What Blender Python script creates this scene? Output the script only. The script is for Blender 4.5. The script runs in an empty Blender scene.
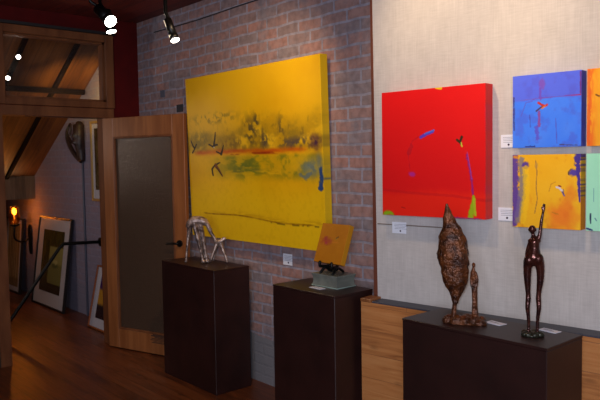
import bpy, bmesh, math, random
import numpy as np
from mathutils import Vector, Matrix
R = math.radians
S = bpy.context.scene
COL = S.collection

# ------------------------------------------------------------------ camera
CAM = Vector((5.62, -2.979, 1.62))
cam_data = bpy.data.cameras.new('camera')
cam = bpy.data.objects.new('camera', cam_data); COL.objects.link(cam)
cam_data.sensor_width = 36.0
cam_data.lens = 669.3 / 600.0 * 36.0
cam_data.clip_start = 0.05
YAW, PITCH, ROLL = 0.7198, 0.0568, 0.01558
_right = Vector((math.sin(YAW), math.cos(YAW), 0))
_fwd = Vector((-math.cos(YAW), math.sin(YAW), 0))
_up = Vector((0, 0, 1))
_f2 = _fwd * math.cos(PITCH) - _up * math.sin(PITCH)
_u2 = _up * math.cos(PITCH) + _fwd * math.sin(PITCH)
_r3 = _right * math.cos(ROLL) - _u2 * math.sin(ROLL)
_u3 = _u2 * math.cos(ROLL) + _right * math.sin(ROLL)
M = Matrix((_r3, _u3, -_f2)).transposed().to_4x4(); M.translation = CAM
cam.matrix_world = M
S.camera = cam

# ------------------------------------------------------------------ world, light, exposure
S.view_settings.view_transform = 'Standard'
S.view_settings.look = 'None'
S.view_settings.gamma = 1.0
S.view_settings.use_curve_mapping = False
S.view_settings.exposure = 0.15
W = bpy.data.worlds.new('world'); S.world = W; W.use_nodes = True
W.node_tree.nodes['Background'].inputs[0].default_value = (0.82, 0.68, 0.64, 1)
W.node_tree.nodes['Background'].inputs[1].default_value = 0.2

def lamp(name, kind, loc, energy, color, target=None, direction=None, **kw):
    d = bpy.data.lights.new(name, kind); d.energy = energy; d.color = color
    for k, v in kw.items(): setattr(d, k, v)
    o = bpy.data.objects.new(name, d); COL.objects.link(o); o.location = loc
    if target is not None: direction = Vector(target) - Vector(loc)
    if direction is not None: o.rotation_euler = Vector(direction).to_track_quat('-Z', 'Y').to_euler()
    return o
# the camera's own flash, just above and beside the lens
lamp('camera_flash', 'SPOT', CAM + _r3 * -0.03 + _u3 * 0.06 - _f2 * 0.02, 125, (0.74, 0.84, 1.0),
     direction=_f2, spot_size=R(95), spot_blend=1.0, shadow_soft_size=0.03)
# unseen cool fill simulating window daylight, behind and right of the camera
lamp('cool_daylight_fill', 'AREA', (7.8, -6.2, 2.0), 165, (0.78, 0.84, 1.0), target=(3.2, -0.2, 1.2),
     shape='RECTANGLE', size=2.4, size_y=1.8)
# tungsten ceiling spots along the track that serve the linen wall (just above the photograph's frame)
for sx, en, tx, tz in ((3.55, 44, 3.55, 2.2), (4.3, 34, 4.35, 2.1), (2.75, 62, 1.7, 1.75)):
    lamp('track_spot_light', 'SPOT', (sx, -0.95, 2.78), en, (1.0, 0.72, 0.42), target=(tx, -0.1, tz),
         spot_size=R(85), spot_blend=0.9, shadow_soft_size=0.04)

# ------------------------------------------------------------------ helpers
def lin(c):
    return tuple(((x / 255.0) / 12.92 if x / 255.0 <= 0.04045 else ((x / 255.0 + 0.055) / 1.055) ** 2.4) for x in c)

def mat(name, rgb=(128, 128, 128), rough=0.6, metal=0.0, spec=0.5, noise=None, bump=0.0, bscale=40.0, coat=0.0, emit=None, estr=0.0):
    """principled; noise=(rgb2, scale, detail, stretch xyz) mixes in a second colour"""
    m = bpy.data.materials.new(name); m.use_nodes = True
    nt = m.node_tree; b = nt.nodes['Principled BSDF']
    b.inputs['Base Color'].default_value = (*lin(rgb), 1)
    b.inputs['Roughness'].default_value = rough; b.inputs['Metallic'].default_value = metal
    b.inputs['Specular IOR Level'].default_value = spec
    b.inputs['Coat Weight'].default_value = coat
    if emit: b.inputs['Emission Color'].default_value = (*lin(emit), 1); b.inputs['Emission Strength'].default_value = estr
    tc = nt.nodes.new('ShaderNodeTexCoord')
    if noise:
        rgb2, sc, det, st = noise
        mp = nt.nodes.new('ShaderNodeMapping'); mp.inputs['Scale'].default_value = st
        nt.links.new(tc.outputs['Object'], mp.inputs['Vector'])
        n = nt.nodes.new('ShaderNodeTexNoise'); n.inputs['Scale'].default_value = sc; n.inputs['Detail'].default_value = det
        nt.links.new(mp.outputs[0], n.inputs['Vector'])
        rp = nt.nodes.new('ShaderNodeValToRGB')
        rp.color_ramp.elements[0].position = 0.35; rp.color_ramp.elements[0].color = (*lin(rgb), 1)
        rp.color_ramp.elements[1].position = 0.65; rp.color_ramp.elements[1].color = (*lin(rgb2), 1)
        nt.links.new(n.outputs[0], rp.inputs[0]); nt.links.new(rp.outputs[0], b.inputs['Base Color'])
    if bump:
        n2 = nt.nodes.new('ShaderNodeTexNoise'); n2.inputs['Scale'].default_value = bscale; n2.inputs['Detail'].default_value = 4
        nt.links.new(tc.outputs['Object'], n2.inputs['Vector'])
        bp = nt.nodes.new('ShaderNodeBump'); bp.inputs['Strength'].default_value = bump; bp.inputs['Distance'].default_value = 0.01
        nt.links.new(n2.outputs[0], bp.inputs['Height']); nt.links.new(bp.outputs[0], b.inputs['Normal'])
    return m

def N(nt, kind, **inp):
    n = nt.nodes.new(kind)
    for k, v in inp.items():
        n.inputs[k.replace('_', ' ')].default_value = v
    return n

def plank_mat(name, axis_along, axis_across, width, length, cols, rough=0.35, gap=0.03, grain=1.0, seed=0.0, gapcol=(20, 10, 6), bumps=0.3, var=.35):
    """wood boards: axis letters are object axes; cols = dark, mid, light sRGB"""
    m = bpy.data.materials.new(name); m.use_nodes = True
    nt = m.node_tree; L = nt.links; b = nt.nodes['Principled BSDF']
    tc = nt.nodes.new('ShaderNodeTexCoord'); sp = nt.nodes.new('ShaderNodeSeparateXYZ'); L.new(tc.outputs['Object'], sp.inputs[0])
    def mth(op, a, c=None, cl=False):
        n = nt.nodes.new('ShaderNodeMath'); n.operation = op; n.use_clamp = cl
        for i, v in enumerate((a, c)):
            if v is None: continue
            if isinstance(v, (int, float)): n.inputs[i].default_value = v
            else: L.new(v, n.inputs[i])
        return n.outputs[0]
    al, ac = sp.outputs[axis_along], sp.outputs[axis_across]
    row = mth('DIVIDE', ac, width); ri = mth('FLOOR', row); rf = mth('FRACT', row)
    wn = nt.nodes.new('ShaderNodeTexWhiteNoise'); wn.noise_dimensions = '1D'; L.new(mth('ADD', ri, seed + 3.3), wn.inputs['W'])
    along = mth('ADD', mth('DIVIDE', al, length), mth('MULTIPLY', wn.outputs[0], 7.0))
    ci = mth('FLOOR', along); cf = mth('FRACT', along)
    wn2 = nt.nodes.new('ShaderNodeTexWhiteNoise'); wn2.noise_dimensions = '2D'
    cb = nt.nodes.new('ShaderNodeCombineXYZ'); L.new(ri, cb.inputs[0]); L.new(ci, cb.inputs[1]); L.new(cb.outputs[0], wn2.inputs['Vector'])
    gv = nt.nodes.new('ShaderNodeCombineXYZ')
    L.new(mth('MULTIPLY', al, 2.2 * grain), gv.inputs[0]); L.new(mth('MULTIPLY', ac, 26.0 * grain), gv.inputs[1])
    L.new(mth('MULTIPLY', wn2.outputs[0], 40.0), gv.inputs[2])
    n1 = nt.nodes.new('ShaderNodeTexNoise'); n1.inputs['Scale'].default_value = 1.0; n1.inputs['Detail'].default_value = 5
    n1.inputs['Distortion'].default_value = 1.2; L.new(gv.outputs[0], n1.inputs['Vector'])
    v = mth('ADD', mth('MULTIPLY', n1.outputs[0], 0.75), mth('ADD', mth('MULTIPLY', wn2.outputs[0], var), (.35 - var) * .5))
    rp = nt.nodes.new('ShaderNodeValToRGB'); e = rp.color_ramp.elements
    e[0].position = 0.3; e[0].color = (*lin(cols[0]), 1); e[1].position = 0.85; e[1].color = (*lin(cols[2]), 1)
    mid = e.new(0.55); mid.color = (*lin(cols[1]), 1)
    L.new(v, rp.inputs[0])
    # knots
    vo = nt.nodes.new('ShaderNodeTexVoronoi'); vo.inputs['Scale'].default_value = 1.0
    kv = nt.nodes.new('ShaderNodeCombineXYZ'); L.new(mth('MULTIPLY', al, 3.0), kv.inputs[0]); L.new(mth('MULTIPLY', ac, 8.0), kv.inputs[1]); kv.inputs[2].default_value = seed
    L.new(kv.outputs[0], vo.inputs['Vector'])
    kn = mth('SUBTRACT', 1.0, mth('MULTIPLY', vo.outputs['Distance'], 7.0), True)
    g1 = mth('LESS_THAN', rf, gap); g2 = mth('LESS_THAN', cf, gap * width / length)
    mx = nt.nodes.new('ShaderNodeMixRGB'); L.new(mth('MULTIPLY', kn, 0.8), mx.inputs[0]); L.new(rp.outputs[0], mx.inputs[1]); mx.inputs[2].default_value = (*lin(gapcol), 1)
    mx2 = nt.nodes.new('ShaderNodeMixRGB'); gg = mth('MAXIMUM', g1, g2); L.new(mth('MULTIPLY', gg, 0.85), mx2.inputs[0]); L.new(mx.outputs[0], mx2.inputs[1]); mx2.inputs[2].default_value = (*lin(gapcol), 1)
    L.new(mx2.outputs[0], b.inputs['Base Color'])
    b.inputs['Roughness'].default_value = rough
    bp = nt.nodes.new('ShaderNodeBump'); bp.inputs['Strength'].default_value = bumps; bp.inputs['Distance'].default_value = 0.004
    L.new(mth('SUBTRACT', n1.outputs[0], mth('MULTIPLY', gg, 2.0)), bp.inputs['Height']); L.new(bp.outputs[0], b.inputs['Normal'])
    return m

def brick_mat():
    m = bpy.data.materials.new('old_brick'); m.use_nodes = True
    nt = m.node_tree; L = nt.links; b = nt.nodes['Principled BSDF']
    tc = nt.nodes.new('ShaderNodeTexCoord'); sp = nt.nodes.new('ShaderNodeSeparateXYZ'); L.new(tc.outputs['Object'], sp.inputs[0])
    wob = nt.nodes.new('ShaderNodeTexNoise'); wob.inputs['Scale'].default_value = 5.0; wob.inputs['Detail'].default_value = 3; L.new(tc.outputs['Object'], wob.inputs['Vector'])
    cb = nt.nodes.new('ShaderNodeCombineXYZ'); L.new(sp.outputs[0], cb.inputs[0]); L.new(sp.outputs[2], cb.inputs[1])
    sc = nt.nodes.new('ShaderNodeVectorMath'); sc.operation = 'MULTIPLY_ADD'; sc.inputs[1].default_value = (0.026, 0.026, 0)
    L.new(wob.outputs['Color'], sc.inputs[0]); L.new(cb.outputs[0], sc.inputs[2])
    br = nt.nodes.new('ShaderNodeTexBrick'); br.offset = 0.5
    br.inputs['Scale'].default_value = 1.0; br.inputs['Brick Width'].default_value = 0.225; br.inputs['Row Height'].default_value = 0.0755
    br.inputs['Mortar Size'].default_value = 0.009; br.inputs['Mortar Smooth'].default_value = 0.25; br.inputs['Bias'].default_value = -0.1
    br.inputs['Color1'].default_value = (*lin((166, 122, 112)), 1); br.inputs['Color2'].default_value = (*lin((134, 120, 122)), 1)
    br.inputs['Mortar'].default_value = (*lin((156, 148, 160)), 1)
    L.new(sc.outputs[0], br.inputs['Vector'])
    # grey old paint left in cloudy patches
    n = nt.nodes.new('ShaderNodeTexNoise'); n.inputs['Scale'].default_value = 4.5; n.inputs['Detail'].default_value = 6; n.inputs['Roughness'].default_value = 0.65; L.new(tc.outputs['Object'], n.inputs['Vector'])
    r1 = nt.nodes.new('ShaderNodeValToRGB'); r1.color_ramp.elements[0].position = 0.46; r1.color_ramp.elements[1].position = 0.72; L.new(n.outputs[0], r1.inputs[0])
    mx = nt.nodes.new('ShaderNodeMixRGB'); L.new(r1.outputs[0], mx.inputs[0]); L.new(br.outputs['Color'], mx.inputs[1]); mx.inputs[2].default_value = (*lin((132, 124, 132)), 1)
    # darker soot
    n3 = nt.nodes.new('ShaderNodeTexNoise'); n3.inputs['Scale'].default_value = 22; n3.inputs['Detail'].default_value = 6; L.new(tc.outputs['Object'], n3.inputs['Vector'])
    mx3 = nt.nodes.new('ShaderNodeMixRGB'); mx3.blend_type = 'MULTIPLY'; mx3.inputs[0].default_value = 0.7
    r3 = nt.nodes.new('ShaderNodeValToRGB'); r3.color_ramp.elements[0].position = 0.25; r3.color_ramp.elements[0].color = (0.45, 0.42, 0.42, 1); r3.color_ramp.elements[1].position = 0.6
    L.new(n3.outputs[0], r3.inputs[0]); L.new(mx.outputs[0], mx3.inputs[1]); L.new(r3.outputs[0], mx3.inputs[2])
    # smooth cement parging along the foot of the wall
    edge = nt.nodes.new('ShaderNodeMath'); edge.operation = 'MULTIPLY_ADD'; edge.inputs[1].default_value = 0.12; edge.inputs[2].default_value = 0.27; L.new(wob.outputs[0], edge.inputs[0])
    lt = nt.nodes.new('ShaderNodeMath'); lt.operation = 'LESS_THAN'; L.new(sp.outputs[2], lt.inputs[0]); L.new(edge.outputs[0], lt.inputs[1])
    mx4 = nt.nodes.new('ShaderNodeMixRGB'); L.new(lt.outputs[0], mx4.inputs[0]); L.new(mx3.outputs[0], mx4.inputs[1]); mx4.inputs[2].default_value = (*lin((118, 114, 118)), 1)
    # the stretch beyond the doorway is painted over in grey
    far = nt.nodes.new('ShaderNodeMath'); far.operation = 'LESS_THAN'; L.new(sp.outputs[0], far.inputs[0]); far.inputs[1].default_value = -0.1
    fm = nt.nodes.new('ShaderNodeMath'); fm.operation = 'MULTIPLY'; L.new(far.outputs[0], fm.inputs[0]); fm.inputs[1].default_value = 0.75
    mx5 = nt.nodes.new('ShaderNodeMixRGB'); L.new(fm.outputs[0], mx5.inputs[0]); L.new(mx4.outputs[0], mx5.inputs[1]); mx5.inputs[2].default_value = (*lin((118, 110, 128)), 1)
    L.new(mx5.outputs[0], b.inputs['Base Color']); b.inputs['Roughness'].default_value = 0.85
    ht = nt.nodes.new('ShaderNodeMath'); ht.operation = 'MULTIPLY_ADD'; ht.inputs[1].default_value = -1.0; L.new(br.outputs['Fac'], ht.inputs[0]); L.new(n3.outputs[0], ht.inputs[2])
    bp = nt.nodes.new('ShaderNodeBump'); bp.inputs['Strength'].default_value = 0.5; bp.inputs['Distance'].default_value = 0.008
    L.new(ht.outputs[0], bp.inputs['Height']); L.new(bp.outputs[0], b.inputs['Normal'])
    return m

def linen_mat():
    m = bpy.data.materials.new('linen_wall_fabric'); m.use_nodes = True
    nt = m.node_tree; L = nt.links; b = nt.nodes['Principled BSDF']
    tc = nt.nodes.new('ShaderNodeTexCoord')
    outs = []
    for st in ((170, 1, 6), (14, 1, 150)):
        mp = nt.nodes.new('ShaderNodeMapping'); mp.inputs['Scale'].default_value = st; L.new(tc.outputs['Object'], mp.inputs['Vector'])
        n = nt.nodes.new('ShaderNodeTexNoise'); n.inputs['Scale'].default_value = 1.0; n.inputs['Detail'].default_value = 3; L.new(mp.outputs[0], n.inputs['Vector']); outs.append(n.outputs[0])
    mp = nt.nodes.new('ShaderNodeMapping'); mp.inputs['Scale'].default_value = (24, 1, 8); L.new(tc.outputs['Object'], mp.inputs['Vector'])
    n = nt.nodes.new('ShaderNodeTexNoise'); n.inputs['Scale'].default_value = 1.0; n.inputs['Detail'].default_value = 4; L.new(mp.outputs[0], n.inputs['Vector'])
    a = nt.nodes.new('ShaderNodeMath'); a.operation = 'ADD'; L.new(outs[0], a.inputs[0]); L.new(outs[1], a.inputs[1])
    a2 = nt.nodes.new('ShaderNodeMath'); a2.operation = 'ADD'; L.new(a.outputs[0], a2.inputs[0]); L.new(n.outputs[0], a2.inputs[1])
    a3 = nt.nodes.new('ShaderNodeMath'); a3.operation = 'DIVIDE'; L.new(a2.outputs[0], a3.inputs[0]); a3.inputs[1].default_value = 3.0
    rp = nt.nodes.new('ShaderNodeValToRGB'); e = rp.color_ramp.elements
    e[0].position = 0.36; e[0].color = (*lin((178, 171, 168)), 1); e[1].position = 0.62; e[1].color = (*lin((196, 189, 186)), 1)
    L.new(a3.outputs[0], rp.inputs[0]); L.new(rp.outputs[0], b.inputs['Base Color']); b.inputs['Roughness'].default_value = 0.9
    b.inputs['Specular IOR Level'].default_value = 0.15
    bp = nt.nodes.new('ShaderNodeBump'); bp.inputs['Strength'].default_value = 0.25; bp.inputs['Distance'].default_value = 0.002
    L.new(a3.outputs[0], bp.inputs['Height']); L.new(bp.outputs[0], b.inputs['Normal'])
    return m

def clear_glass(name, tint=(255, 255, 255), refl=0.08):
    m = bpy.data.materials.new(name); m.use_nodes = True
    nt = m.node_tree; L = nt.links; nt.nodes.remove(nt.nodes['Principled BSDF'])
    t = nt.nodes.new('ShaderNodeBsdfTransparent'); t.inputs[0].default_value = (*lin(tint), 1)
    g = nt.nodes.new('ShaderNodeBsdfGlossy'); g.inputs['Roughness'].default_value = 0.2
    fc = nt.nodes.new('ShaderNodeLayerWeight'); fc.inputs[0].default_value = .5
    pw = nt.nodes.new('ShaderNodeMath'); pw.operation = 'POWER'; pw.inputs[1].default_value = 4.0; L.new(fc.outputs['Facing'], pw.inputs[0])
    lw = nt.nodes.new('ShaderNodeMath'); lw.operation = 'MULTIPLY_ADD'; lw.inputs[1].default_value = .5; lw.inputs[2].default_value = refl * .4; L.new(pw.outputs[0], lw.inputs[0])
    mx = nt.nodes.new('ShaderNodeMixShader'); L.new(lw.outputs[0], mx.inputs[0]); L.new(t.outputs[0], mx.inputs[1]); L.new(g.outputs[0], mx.inputs[2])
    L.new(mx.outputs[0], nt.nodes['Material Output'].inputs[0])
    return m

# ---- mesh building
def box(bm, x0, x1, y0, y1, z0, z1, bev=0.0, seg=1):
    t = bmesh.new(); bmesh.ops.create_cube(t, size=1)
    for v in t.verts:
        v.co = Vector((x0 + (v.co.x + .5) * (x1 - x0), y0 + (v.co.y + .5) * (y1 - y0), z0 + (v.co.z + .5) * (z1 - z0)))
    if bev: bmesh.ops.bevel(t, geom=t.edges[:], offset=bev, segments=seg, affect='EDGES', profile=0.6)
    merge(bm, t)

def merge(bm, t, mtx=None):
    if mtx is not None: bmesh.ops.transform(t, matrix=mtx, verts=t.verts)
    mp = {v: bm.verts.new(v.co) for v in t.verts}
    for f in t.faces:
        try:
            nf = bm.faces.new([mp[v] for v in f.verts]); nf.smooth = f.smooth
        except ValueError: pass
    t.free()

def catmull(pts, n):
    if len(pts) < 3: return pts
    P = [pts[0]] + list(pts) + [pts[-1]]; out = []
    for i in range(1, len(P) - 2):
        for k in range(n):
            t = k / n; a, b, c, d = P[i - 1], P[i], P[i + 1], P[i + 2]
            out.append(tuple(0.5 * (2 * b[j] + (c[j] - a[j]) * t + (2 * a[j] - 5 * b[j] + 4 * c[j] - d[j]) * t * t + (3 * b[j] - a[j] - 3 * c[j] + d[j]) * t ** 3) for j in range(len(b))))
    out.append(tuple(pts[-1])); return out

def tube(bm, pts, r=None, seg=10, smooth=4):
    """pts: (x,y,z) with constant r or (x,y,z,r); tapered swept tube with round ends"""
    P = [tuple(p) if len(p) == 4 else (*p, r) for p in pts]
    if smooth: P = catmull(P, smooth)
    V = [Vector(p[:3]) for p in P]; Rr = [p[3] for p in P]
    t0 = (V[1] - V[0]).normalized(); t1 = (V[-1] - V[-2]).normalized()
    V = [V[0] - t0 * Rr[0] * .7, V[0] - t0 * Rr[0] * .4] + V + [V[-1] + t1 * Rr[-1] * .4, V[-1] + t1 * Rr[-1] * .7]
    Rr = [Rr[0] * .4, Rr[0] * .8] + Rr + [Rr[-1] * .8, Rr[-1] * .4]
    ref = Vector((0, 0, 1)) if abs(t0.z) < .9 else Vector((1, 0, 0))
    rings = []; nrm = None
    for i, v in enumerate(V):
        t = (V[min(i + 1, len(V) - 1)] - V[max(i - 1, 0)]).normalized()
        nrm = (ref - t * ref.dot(t)).normalized() if nrm is None else (nrm - t * nrm.dot(t)).normalized()
        bn = t.cross(nrm)
        rings.append([bm.verts.new(v + (nrm * math.cos(2 * math.pi * k / seg) + bn * math.sin(2 * math.pi * k / seg)) * Rr[i]) for k in range(seg)])
    for a, b in zip(rings, rings[1:]):
        for k in range(seg):
            f = bm.faces.new((a[k], a[(k + 1) % seg], b[(k + 1) % seg], b[k])); f.smooth = True
    bm.faces.new(rings[0][::-1]); bm.faces.new(rings[-1])

def cyl(bm, a, b, r, r2=None, seg=24):
    a, b = Vector(a), Vector(b); r2 = r if r2 is None else r2
    t = bmesh.new(); bmesh.ops.create_cone(t, cap_ends=True, segments=seg, radius1=r, radius2=r2, depth=(b - a).length)
    for f in t.faces: f.smooth = len(f.verts) == 4
    q = (b - a).to_track_quat('Z', 'Y').to_matrix().to_4x4(); q.translation = (a + b) / 2
    merge(bm, t, q)

def ball(bm, c, rx, ry=None, rz=None, seg=16):
    t = bmesh.new(); bmesh.ops.create_uvsphere(t, u_segments=seg, v_segments=max(8, seg // 2), radius=1)
    for f in t.faces: f.smooth = True
    m = Matrix.Diagonal((rx, ry or rx, rz or rx, 1)); m.translation = Vector(c)
    merge(bm, t, m)

def lathe(bm, prof, seg=24, c=(0, 0, 0), sx=1, sy=1):
    rings = []
    for r, z in prof:
        rings.append([bm.verts.new((c[0] + r * sx * math.cos(2 * math.pi * k / seg), c[1] + r * sy * math.sin(2 * math.pi * k / seg), c[2] + z)) for k in range(seg)])
    for a, b in zip(rings, rings[1:]):
        for k in range(seg):
            f = bm.faces.new((a[k], a[(k + 1) % seg], b[(k + 1) % seg], b[k])); f.smooth = True
    bm.faces.new(rings[0][::-1]); bm.faces.new(rings[-1])

def obj(name, bm, m, parent=None, remesh=None):
    me = bpy.data.meshes.new(name)
    bmesh.ops.recalc_face_normals(bm, faces=bm.faces)
    bm.to_mesh(me); bm.free()
    o = bpy.data.objects.new(name, me); COL.objects.link(o)
    me.materials.append(m)
    if parent: o.parent = parent
    if remesh:
        md = o.modifiers.new('fuse', 'REMESH'); md.mode = 'VOXEL'; md.voxel_size = remesh; md.use_smooth_shade = True
        sm = o.modifiers.new('soften', 'SMOOTH'); sm.iterations = 3; sm.factor = 0.5
    return o

def tag(o, label, cat, group=None):
    o['label'] = label; o['category'] = cat
    if group: o['group'] = group
    return o
def thing(name, label, cat, loc=(0, 0, 0), rot=(0, 0, 0), group=None):
    o = bpy.data.objects.new(name, None); COL.objects.link(o); o.location = loc; o.rotation_euler = rot
    o.empty_display_size = 0.1
    return tag(o, label, cat, group)
def struct(o): o['kind'] = 'structure'; return o
def bxobj(name, m, *b, parent=None, bev=0.0):
    bm = bmesh.new()
    for q in b: box(bm, *q, bev=bev)
    return obj(name, bm, m, parent)

# ---- painted surfaces: colour attribute on a fine grid, computed from noise and brush strokes
def vnoise(x, y, seed):
    xi = np.floor(x).astype(np.int64); yi = np.floor(y).astype(np.int64); xf = x - xi; yf = y - yi
    def h(a, b):
        n = (a * 374761393 + b * 668265263 + seed * 1442695041) & 0x7fffffff
        n = ((n ^ (n >> 13)) * 1274126177) & 0x7fffffff
        return ((n ^ (n >> 16)) & 0xffff) / 65535.0
    u = xf * xf * (3 - 2 * xf); v = yf * yf * (3 - 2 * yf)
    return (h(xi, yi) * (1 - u) + h(xi + 1, yi) * u) * (1 - v) + (h(xi, yi + 1) * (1 - u) + h(xi + 1, yi + 1) * u) * v
def fbm(x, y, seed, o=4):
    s = 0; a = .5; t = 0
    for i in range(o): s = s + a * vnoise(x * 2 ** i, y * 2 ** i, seed + i * 17); t += a; a *= .55
    return s / t
def sstep(a, b, x):
    t = np.clip((x - a) / (b - a), 0, 1); return t * t * (3 - 2 * t)
class Paint:
    def __init__(s, U, V, base):
        s.U, s.V = U, V; s.c = np.ones(U.shape + (3,)) * np.array(base, float)
    def mix(s, col, a):
        a = np.clip(a, 0, 1)[..., None]; s.c = s.c * (1 - a) + np.array(col, float) * a; return s
    def blob(s, u, v, ru, rv, col, a=1.0, soft=.5, rag=0.5, seed=1, fs=10):
        d = np.sqrt(((s.U - u) / ru) ** 2 + ((s.V - v) / rv) ** 2) + rag * (fbm(s.U * fs, s.V * fs, seed) - .5) * 2
        return s.mix(col, a * (1 - sstep(1 - soft, 1 + .05, d)))
    def stroke(s, pts, w, col, a=1.0, w2=None, rag=.3, seed=5):
        w2 = w if w2 is None else w2; best = np.full(s.U.shape, 9.)
        n = len(pts) - 1
        for i in range(n):
            (x0, y0), (x1, y1) = pts[i], pts[i + 1]
            dx, dy = x1 - x0, y1 - y0
            t = np.clip(((s.U - x0) * dx + (s.V - y0) * dy) / (dx * dx + dy * dy + 1e-9), 0, 1)
            d = np.hypot(s.U - x0 - t * dx, s.V - y0 - t * dy) / (w + (w2 - w) * (i + t) / n)
            best = np.minimum(best, d)
        best = best + rag * (fbm(s.U * 40, s.V * 40, seed) - .5) * 2
        return s.mix(col, a * (1 - sstep(.6, 1.05, best)))
    def band(s, v0, v1, col, a=1.0, soft=.03, rag=.02, seed=3, fs=6):
        vv = s.V + rag * (fbm(s.U * fs, s.V * 3, seed) - .5) * 2
        return s.mix(col, a * sstep(v0 - soft, v0 + soft, vv) * (1 - sstep(v1 - soft, v1 + soft, vv)))
def painted(name, w, h, t, nx, ny, fn, m, parent=None, edge=None):
    """canvas of thickness t: front at y=-t, back at y=0, x centred, z from 0; painted front and wrapped sides"""
    U, V = np.meshgrid(np.linspace(0, 1, nx + 1), np.linspace(0, 1, ny + 1))
    C = np.clip(fn(U, V), 0, 255) / 255.0
    verts = np.stack([(U - .5) * w, np.full_like(U, -t), (1 - V) * h], -1).reshape(-1, 3).tolist(); cols = C.reshape(-1, 3).tolist()
    idx = lambda i, j: j * (nx + 1) + i
    faces = [(idx(i, j), idx(i, j + 1), idx(i + 1, j + 1), idx(i + 1, j)) for j in range(ny) for i in range(nx)]
    loop = [(i, 0) for i in range(nx)] + [(nx, j) for j in range(ny)] + [(i, ny) for i in range(nx, 0, -1)] + [(0, j) for j in range(ny, 0, -1)]
    base = len(verts)
    for (i, j) in loop:
        x, y, z = verts[idx(i, j)]; verts.append((x, 0.0, z)); cols.append(list(edge) if edge else cols[idx(i, j)])
    nL = len(loop)
    for k in range(nL):
        a, b = loop[k], loop[(k + 1) % nL]; faces.append((idx(*a), idx(*b), base + (k + 1) % nL, base + k))
    faces.append(tuple(base + k for k in range(nL)))
    me = bpy.data.meshes.new(name); me.from_pydata(verts, [], faces)
    ca = me.color_attributes.new('paint', 'FLOAT_COLOR', 'POINT')
    c = np.array(cols); c = np.where(c <= .04045, c / 12.92, ((c + .055) / 1.055) ** 2.4)
    ca.data.foreach_set('color', np.concatenate([c, np.ones((len(c), 1))], 1).astype(np.float32).ravel())
    me.materials.append(m); o = bpy.data.objects.new(name, me); COL.objects.link(o)
    if parent: o.parent = parent
    return o
def paint_mat(name, rough=.45, bump=.25):
    m = bpy.data.materials.new(name); m.use_nodes = True; nt = m.node_tree; b = nt.nodes['Principled BSDF']
    a = nt.nodes.new('ShaderNodeAttribute'); a.attribute_name = 'paint'; nt.links.new(a.outputs['Color'], b.inputs['Base Color'])
    b.inputs['Roughness'].default_value = rough; b.inputs['Specular IOR Level'].default_value = .3
    tc = nt.nodes.new('ShaderNodeTexCoord'); n = nt.nodes.new('ShaderNodeTexNoise'); n.inputs['Scale'].default_value = 60; n.inputs['Detail'].default_value = 3
    nt.links.new(tc.outputs['Object'], n.inputs['Vector'])
    bp = nt.nodes.new('ShaderNodeBump'); bp.inputs['Strength'].default_value = bump; bp.inputs['Distance'].default_value = .003
    nt.links.new(n.outputs[0], bp.inputs['Height']); nt.links.new(bp.outputs[0], b.inputs['Normal'])
    return m

# ------------------------------------------------------------------ materials
M_brick = brick_mat(); M_linen = linen_mat()
M_floor = plank_mat('pine_floor_boards', 0, 1, 0.115, 2.6, ((58, 26, 12), (100, 50, 24), (130, 72, 36)), rough=.36, gap=.03, var=.22)
M_wains = plank_mat('knotty_pine_boards', 0, 2, 0.135, 3.0, ((138, 80, 42), (186, 118, 64), (204, 140, 84)), rough=.45, gap=.012, gapcol=(84, 48, 26), seed=2.0, var=.12, grain=1.3)
M_ceil = plank_mat('red_brown_ceiling_boards', 0, 1, 0.12, 3.0, ((86, 24, 16), (112, 32, 20), (132, 46, 28)), rough=.6, gapcol=(24, 8, 6), seed=5)
M_slope = plank_mat('stained_pine_ceiling_boards', 0, 1, 0.13, 4.0, ((80, 42, 18), (116, 68, 28), (142, 90, 38)), rough=.5, gapcol=(50, 26, 12), seed=9)
M_vert = plank_mat('grey_pine_knee_boards', 2, 1, 0.12, 2.0, ((96, 76, 60), (124, 100, 80), (140, 116, 94)), rough=.6, gapcol=(60, 44, 34), seed=4)
M_beam = mat('dark_beam_wood', (20, 12, 8), .85, spec=.08, noise=((28, 16, 10), 6, 4, (1, 8, 1)))
M_maroon = mat('maroon_plaster', (84, 10, 9), .8, spec=.15, noise=((66, 7, 7), 3.5, 5, (1, 1, 1)), bump=.1, bscale=30)
M_oak = mat('varnished_fir', (146, 90, 50), .4, spec=.3, noise=((124, 72, 38), 3, 4, (6, 6, .6)))
M_oakd = mat('dark_fir_trim', (118, 70, 40), .5, spec=.25, noise=((96, 54, 30), 4, 4, (4, 4, .8)))
M_redwood = mat('red_cedar_edge', (112, 60, 42), .5, noise=((94, 48, 34), 3, 4, (8, 8, .6)))
M_black = mat('black_metal', (18, 17, 18), .4, metal=.6)
M_dark = mat('dark_slate_paint', (58, 60, 74), .5)
M_base_shadow = mat('black_base_and_shadow_strip', (22, 18, 18), .6)
M_ped = mat('patinated_dark_brown_metal', (46, 23, 20), .4, spec=.35, noise=((36, 18, 16), 5, 5, (1, 1, 1)), bump=.04, bscale=9)
M_card = mat('white_card', (225, 225, 235), .7)
M_ink = mat('grey_ink', (130, 130, 140), .8)
M_dot = mat('dark_dot_ink', (60, 40, 60), .8)
M_bronze = mat('brown_bronze', (118, 64, 30), .26, metal=.45, noise=((58, 30, 18), 34, 4, (1, 1, 1)), bump=1.0, bscale=70)
M_bronzed = mat('dark_glossy_bronze', (84, 42, 32), .2, metal=.6, noise=((48, 26, 26), 25, 4, (1, 1, 1)), bump=.3, bscale=50)
M_silver = mat('pewter_bronze', (176, 152, 142), .35, metal=.5, noise=((74, 58, 54), 24, 4, (1, 1, 1)), bump=.4, bscale=70)
M_green = mat('green_bronze_base', (48, 46, 34), .35, metal=.5, bump=.5, bscale=50)
M_canvas = paint_mat('acrylic_on_canvas')
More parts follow.
